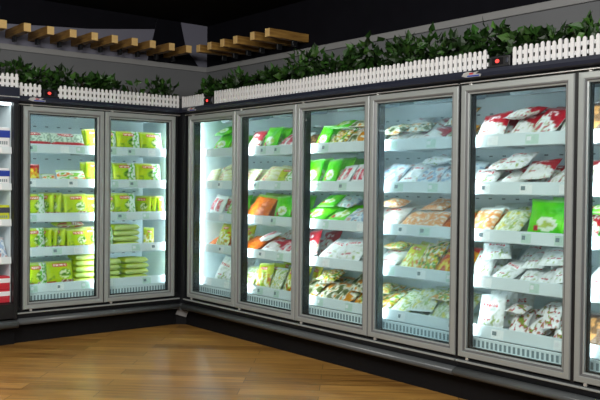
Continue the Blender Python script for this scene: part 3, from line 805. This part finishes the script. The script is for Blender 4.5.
right(A, 2, [(311,'BRWN',{'t':-50,'sx':.6,'sz':.8}),(321,'GREN',{'t':-30,'sx':1.0,'sz':.82}),(338,'MIX',{'t':-45,'sx':.9,'sz':.85}),(353,'DUMP',{'t':-48,'sx':.9,'sz':.9})])
right(B_, 2, [(314,'GREN',{'t':-20,'sx':.9,'sz':.85}),(330,'GREN',{'t':-28,'sx':.7,'sz':.9}),(342,'PINK',{'t':-40,'sx':.8,'sz':.9}),(358,'PINK',{'t':-35,'sx':.8,'sz':.9})])
right(Cc, 2, [(314,'GREN',{'t':-58,'sx':1.0,'r':10}),(333,'GREN',{'t':-60,'sx':1.05,'r':-12}),(355,'BLUE',{'t':-58,'sx':1.0})])
right(D, 2, [(312,'REDW',{'t':-30,'sx':.85,'sz':.9,'r':-14}),(328,'WHIT',{'t':-55,'sx':.95}),(350,'WHIT',{'t':-48,'sx':1.2,'sz':.95,'r':-8})])
right(E_, 2, [(311,'DUMP',{'t':-58,'sx':.85}),(326,'DUMP',{'t':-60,'sx':.9}),(342,'DUMP',{'t':-58,'r':12}),(358,'MIX',{'t':-58})])
right(A, 3, [(394,'WHIT',{'t':-68,'sx':.8}),(410,'REDW',{'t':-66,'sx':.9}),(428,'REDW',{'t':-62,'sx':.85,'r':10}),(446,'DUMP',{'t':-60,'sx':.9})])
right(B_, 3, [(387,'BLUE',{'t':-45}),(407,'WHIT',{'t':-52,'sx':.95}),(426,'BLUE',{'t':-48}),(447,'BLUE',{'t':-45})])
right(Cc, 3, [(387,'WHIT',{'t':-55,'sx':.95}),(410,'CARR',{'t':-60}),(429,'CARR',{'t':-58}),(450,'ORAN',{'t':-60,'sx':.8})])
right(D, 3, [(386,'WHIT',{'t':-62,'sx':.9}),(409,'YELG',{'t':-42,'sx':.9}),(426,'MIX',{'t':-38,'sx':.95}),(445,'ORPK',{'t':-45,'sx':1.1,'sz':1.1})])
right(E_, 3, [(382,'MIX',{'t':-60,'sx':.9}),(400,'VEG',{'t':-56,'r':8}),(421,'VEG',{'t':-54,'r':-8}),(443,'VEG',{'t':-52})])
right(A, 4, [(492,'REDW',{'t':-38,'sx':1.0,'sz':.85,'r':-8}),(518,'REDW',{'t':-48,'sx':.95}),(541,'REDW',{'t':-45,'sx':.95,'r':8}),(565,'REDW',{'t':-40,'sx':.9})])
right(B_, 4, [(482,'WHIT',{'t':-58,'sx':.8,'sz':.85}),(506,'REDW',{'t':-60,'sx':.9,'r':16}),(530,'REDW',{'t':-62,'r':-10}),(557,'REDW',{'t':-58,'r':14})])
right(Cc, 4, [(483,'CARR',{'t':-45,'sx':.95}),(506,'VEG',{'t':-50,'sx':1.0}),(549,'GREN',{'t':-12,'sx':1.06,'sz':.90,'r':2})])
right(D, 4, [(484,'WHIT',{'t':-50,'sx':.95,'r':-12}),(502,'WHIT',{'t':-60,'r':16,'sz':.85}),(521,'WHIT',{'t':-64,'sx':.95,'sz':.85,'r':-8}),(540,'WHIT',{'t':-62,'r':12,'sz':.85}),(559,'WHIT',{'t':-60,'r':-14,'sz':.85})])
right(E_, 4, [(496,'WHIT',{'t':-22,'sx':.95,'sz':.84,'r':-8}),(520,'SMAL',{'t':-50}),(535,'SMAL',{'t':-55,'r':20}),(550,'SMAL',{'t':-50,'r':-15}),(566,'SMAL',{'t':-52})])
right(A, 5, [(602,'BRWN',{'t':-30})], rows=2)
right(B_, 5, [(602,'REDW',{'t':-50})], rows=2)
right(Cc, 5, [(593,'REDW',{'t':-50,'sx':.6}),(606,'GREN',{'t':-50})], rows=2)
right(D, 5, [(603,'WHIT',{'t':-52})], rows=2)
right(E_, 5, [(600,'BRWN',{'t':-40,'sx':.9})], rows=2)

# open chiller stock
def carton(name, label, s, d, z, w, dp, h, body, band, grp, cat='carton', top=None):
    t = thing(name, label, cat, (s, d-.03, z+.0012), 0, grp)
    k = MB(); k.box(-w/2, 0, 0, w/2, dp, h, 0, .004); k.build('carton', body, t)
    k = MB(); k.box(-w/2-.001, -.001, h*.52, w/2+.001, dp+.001, h*.86); k.build('printed_band', band, t)
    k = MB()
    for i in range(4):
        k.box(-w*.36+i*w*.18, -.0022, h*.20, -w*.26+i*w*.18, -.001, h*.36)
    k.build('printed_mark', M['slot'] if band != M['white'] else M['red'], t)
    return t
CZ = CSH
for i, x in enumerate((-1.464,-1.554,-1.644)):
    p = ['right', 'middle', 'left'][i]
    carton('milk_carton', f"{p} blue and white carton on open chiller's top shelf", x, .06, CZ[0], .082, .08, .155-.02*(i%2), M['white'], M['blue'], 'cartons in the open chiller')
    carton('milk_carton', f"{p} blue-capped white carton on open chiller's second shelf", x, .06, CZ[1], .080, .08, .125, M['white'], M['blue'], 'cartons in the open chiller')
M['lime_print'] = mat('lime_print', (.55,.62,.03), .4, 0, .5, .2); M['dark_print'] = mat('dark_print', (.05,.06,.09), .4, 0, .5, .2); M['card_red'] = mat('red_carton', (.55,.03,.05), .4, 0, .5, .15)
for i, x in enumerate((-1.462,-1.548,-1.634)):
    p = ['right', 'middle', 'left'][i]
    carton('snack_carton', f"{p} yellow green carton on open chiller's middle shelf", x, .06, CZ[2], .078, .08, .115, M['lime_print'], M['dark_print'] if i != 1 else M['white'], 'cartons in the open chiller')
for i, bx in enumerate((-1.508, -1.70)):
    put_bag('BLUE', 'L', bx, .05, CZ[3], -35, 4, .1, .75, .9, f"pale bag, {['right','left'][i]} one on open chiller's fourth shelf", 'pale bags in the open chiller', dmin=.022, key=('C',1))
for i, x in enumerate((-1.474,-1.584)):
    for q in range(2):
        carton('red_box', f"{['upper','lower'][1-q]} red box with white print, {['right','left'][i]} pile, open chiller's floor", x, .05, .3105+q*.096, .105, .10, .095, M['card_red'], M['white'], 'red boxes in the open chiller')

# ------------------------------------------------------------------ light
def area(name, loc, rot, sx, sy, e, col):
    l = bpy.data.lights.new(name, 'AREA'); l.shape = 'RECTANGLE'; l.size = sx; l.size_y = sy; l.energy = e; l.color = col
    o = bpy.data.objects.new(name, l); C.objects.link(o); o.location = loc; o.rotation_euler = rot; return o
def aim(src, dst):
    return (Vector(dst)-Vector(src)).to_track_quat('-Z', 'Y').to_euler()
area('shop_light', (-3.4,-3.6,2.55), aim((-3.4,-3.6,2.55), (0,0,1.6)), 1.4, .9, 95, (1,.98,.95))
area('shop_light', (-2.2,-5.6,2.55), aim((-2.2,-5.6,2.55), (0,-2.6,1.5)), 1.4, .9, 85, (1,.98,.95))
area('shop_light', (-3.0,-2.4,2.66), (0,0,0), 1.6, 1.6, 85, (1,.95,.86))
w = bpy.data.worlds.new('World'); bpy.context.scene.world = w; w.use_nodes = True
w.node_tree.nodes['Background'].inputs[0].default_value = (.55,.60,.68,1); w.node_tree.nodes['Background'].inputs[1].default_value = .10
sc = bpy.context.scene
sc.view_settings.view_transform = 'Standard'; sc.view_settings.look = 'None'; sc.view_settings.exposure = 0
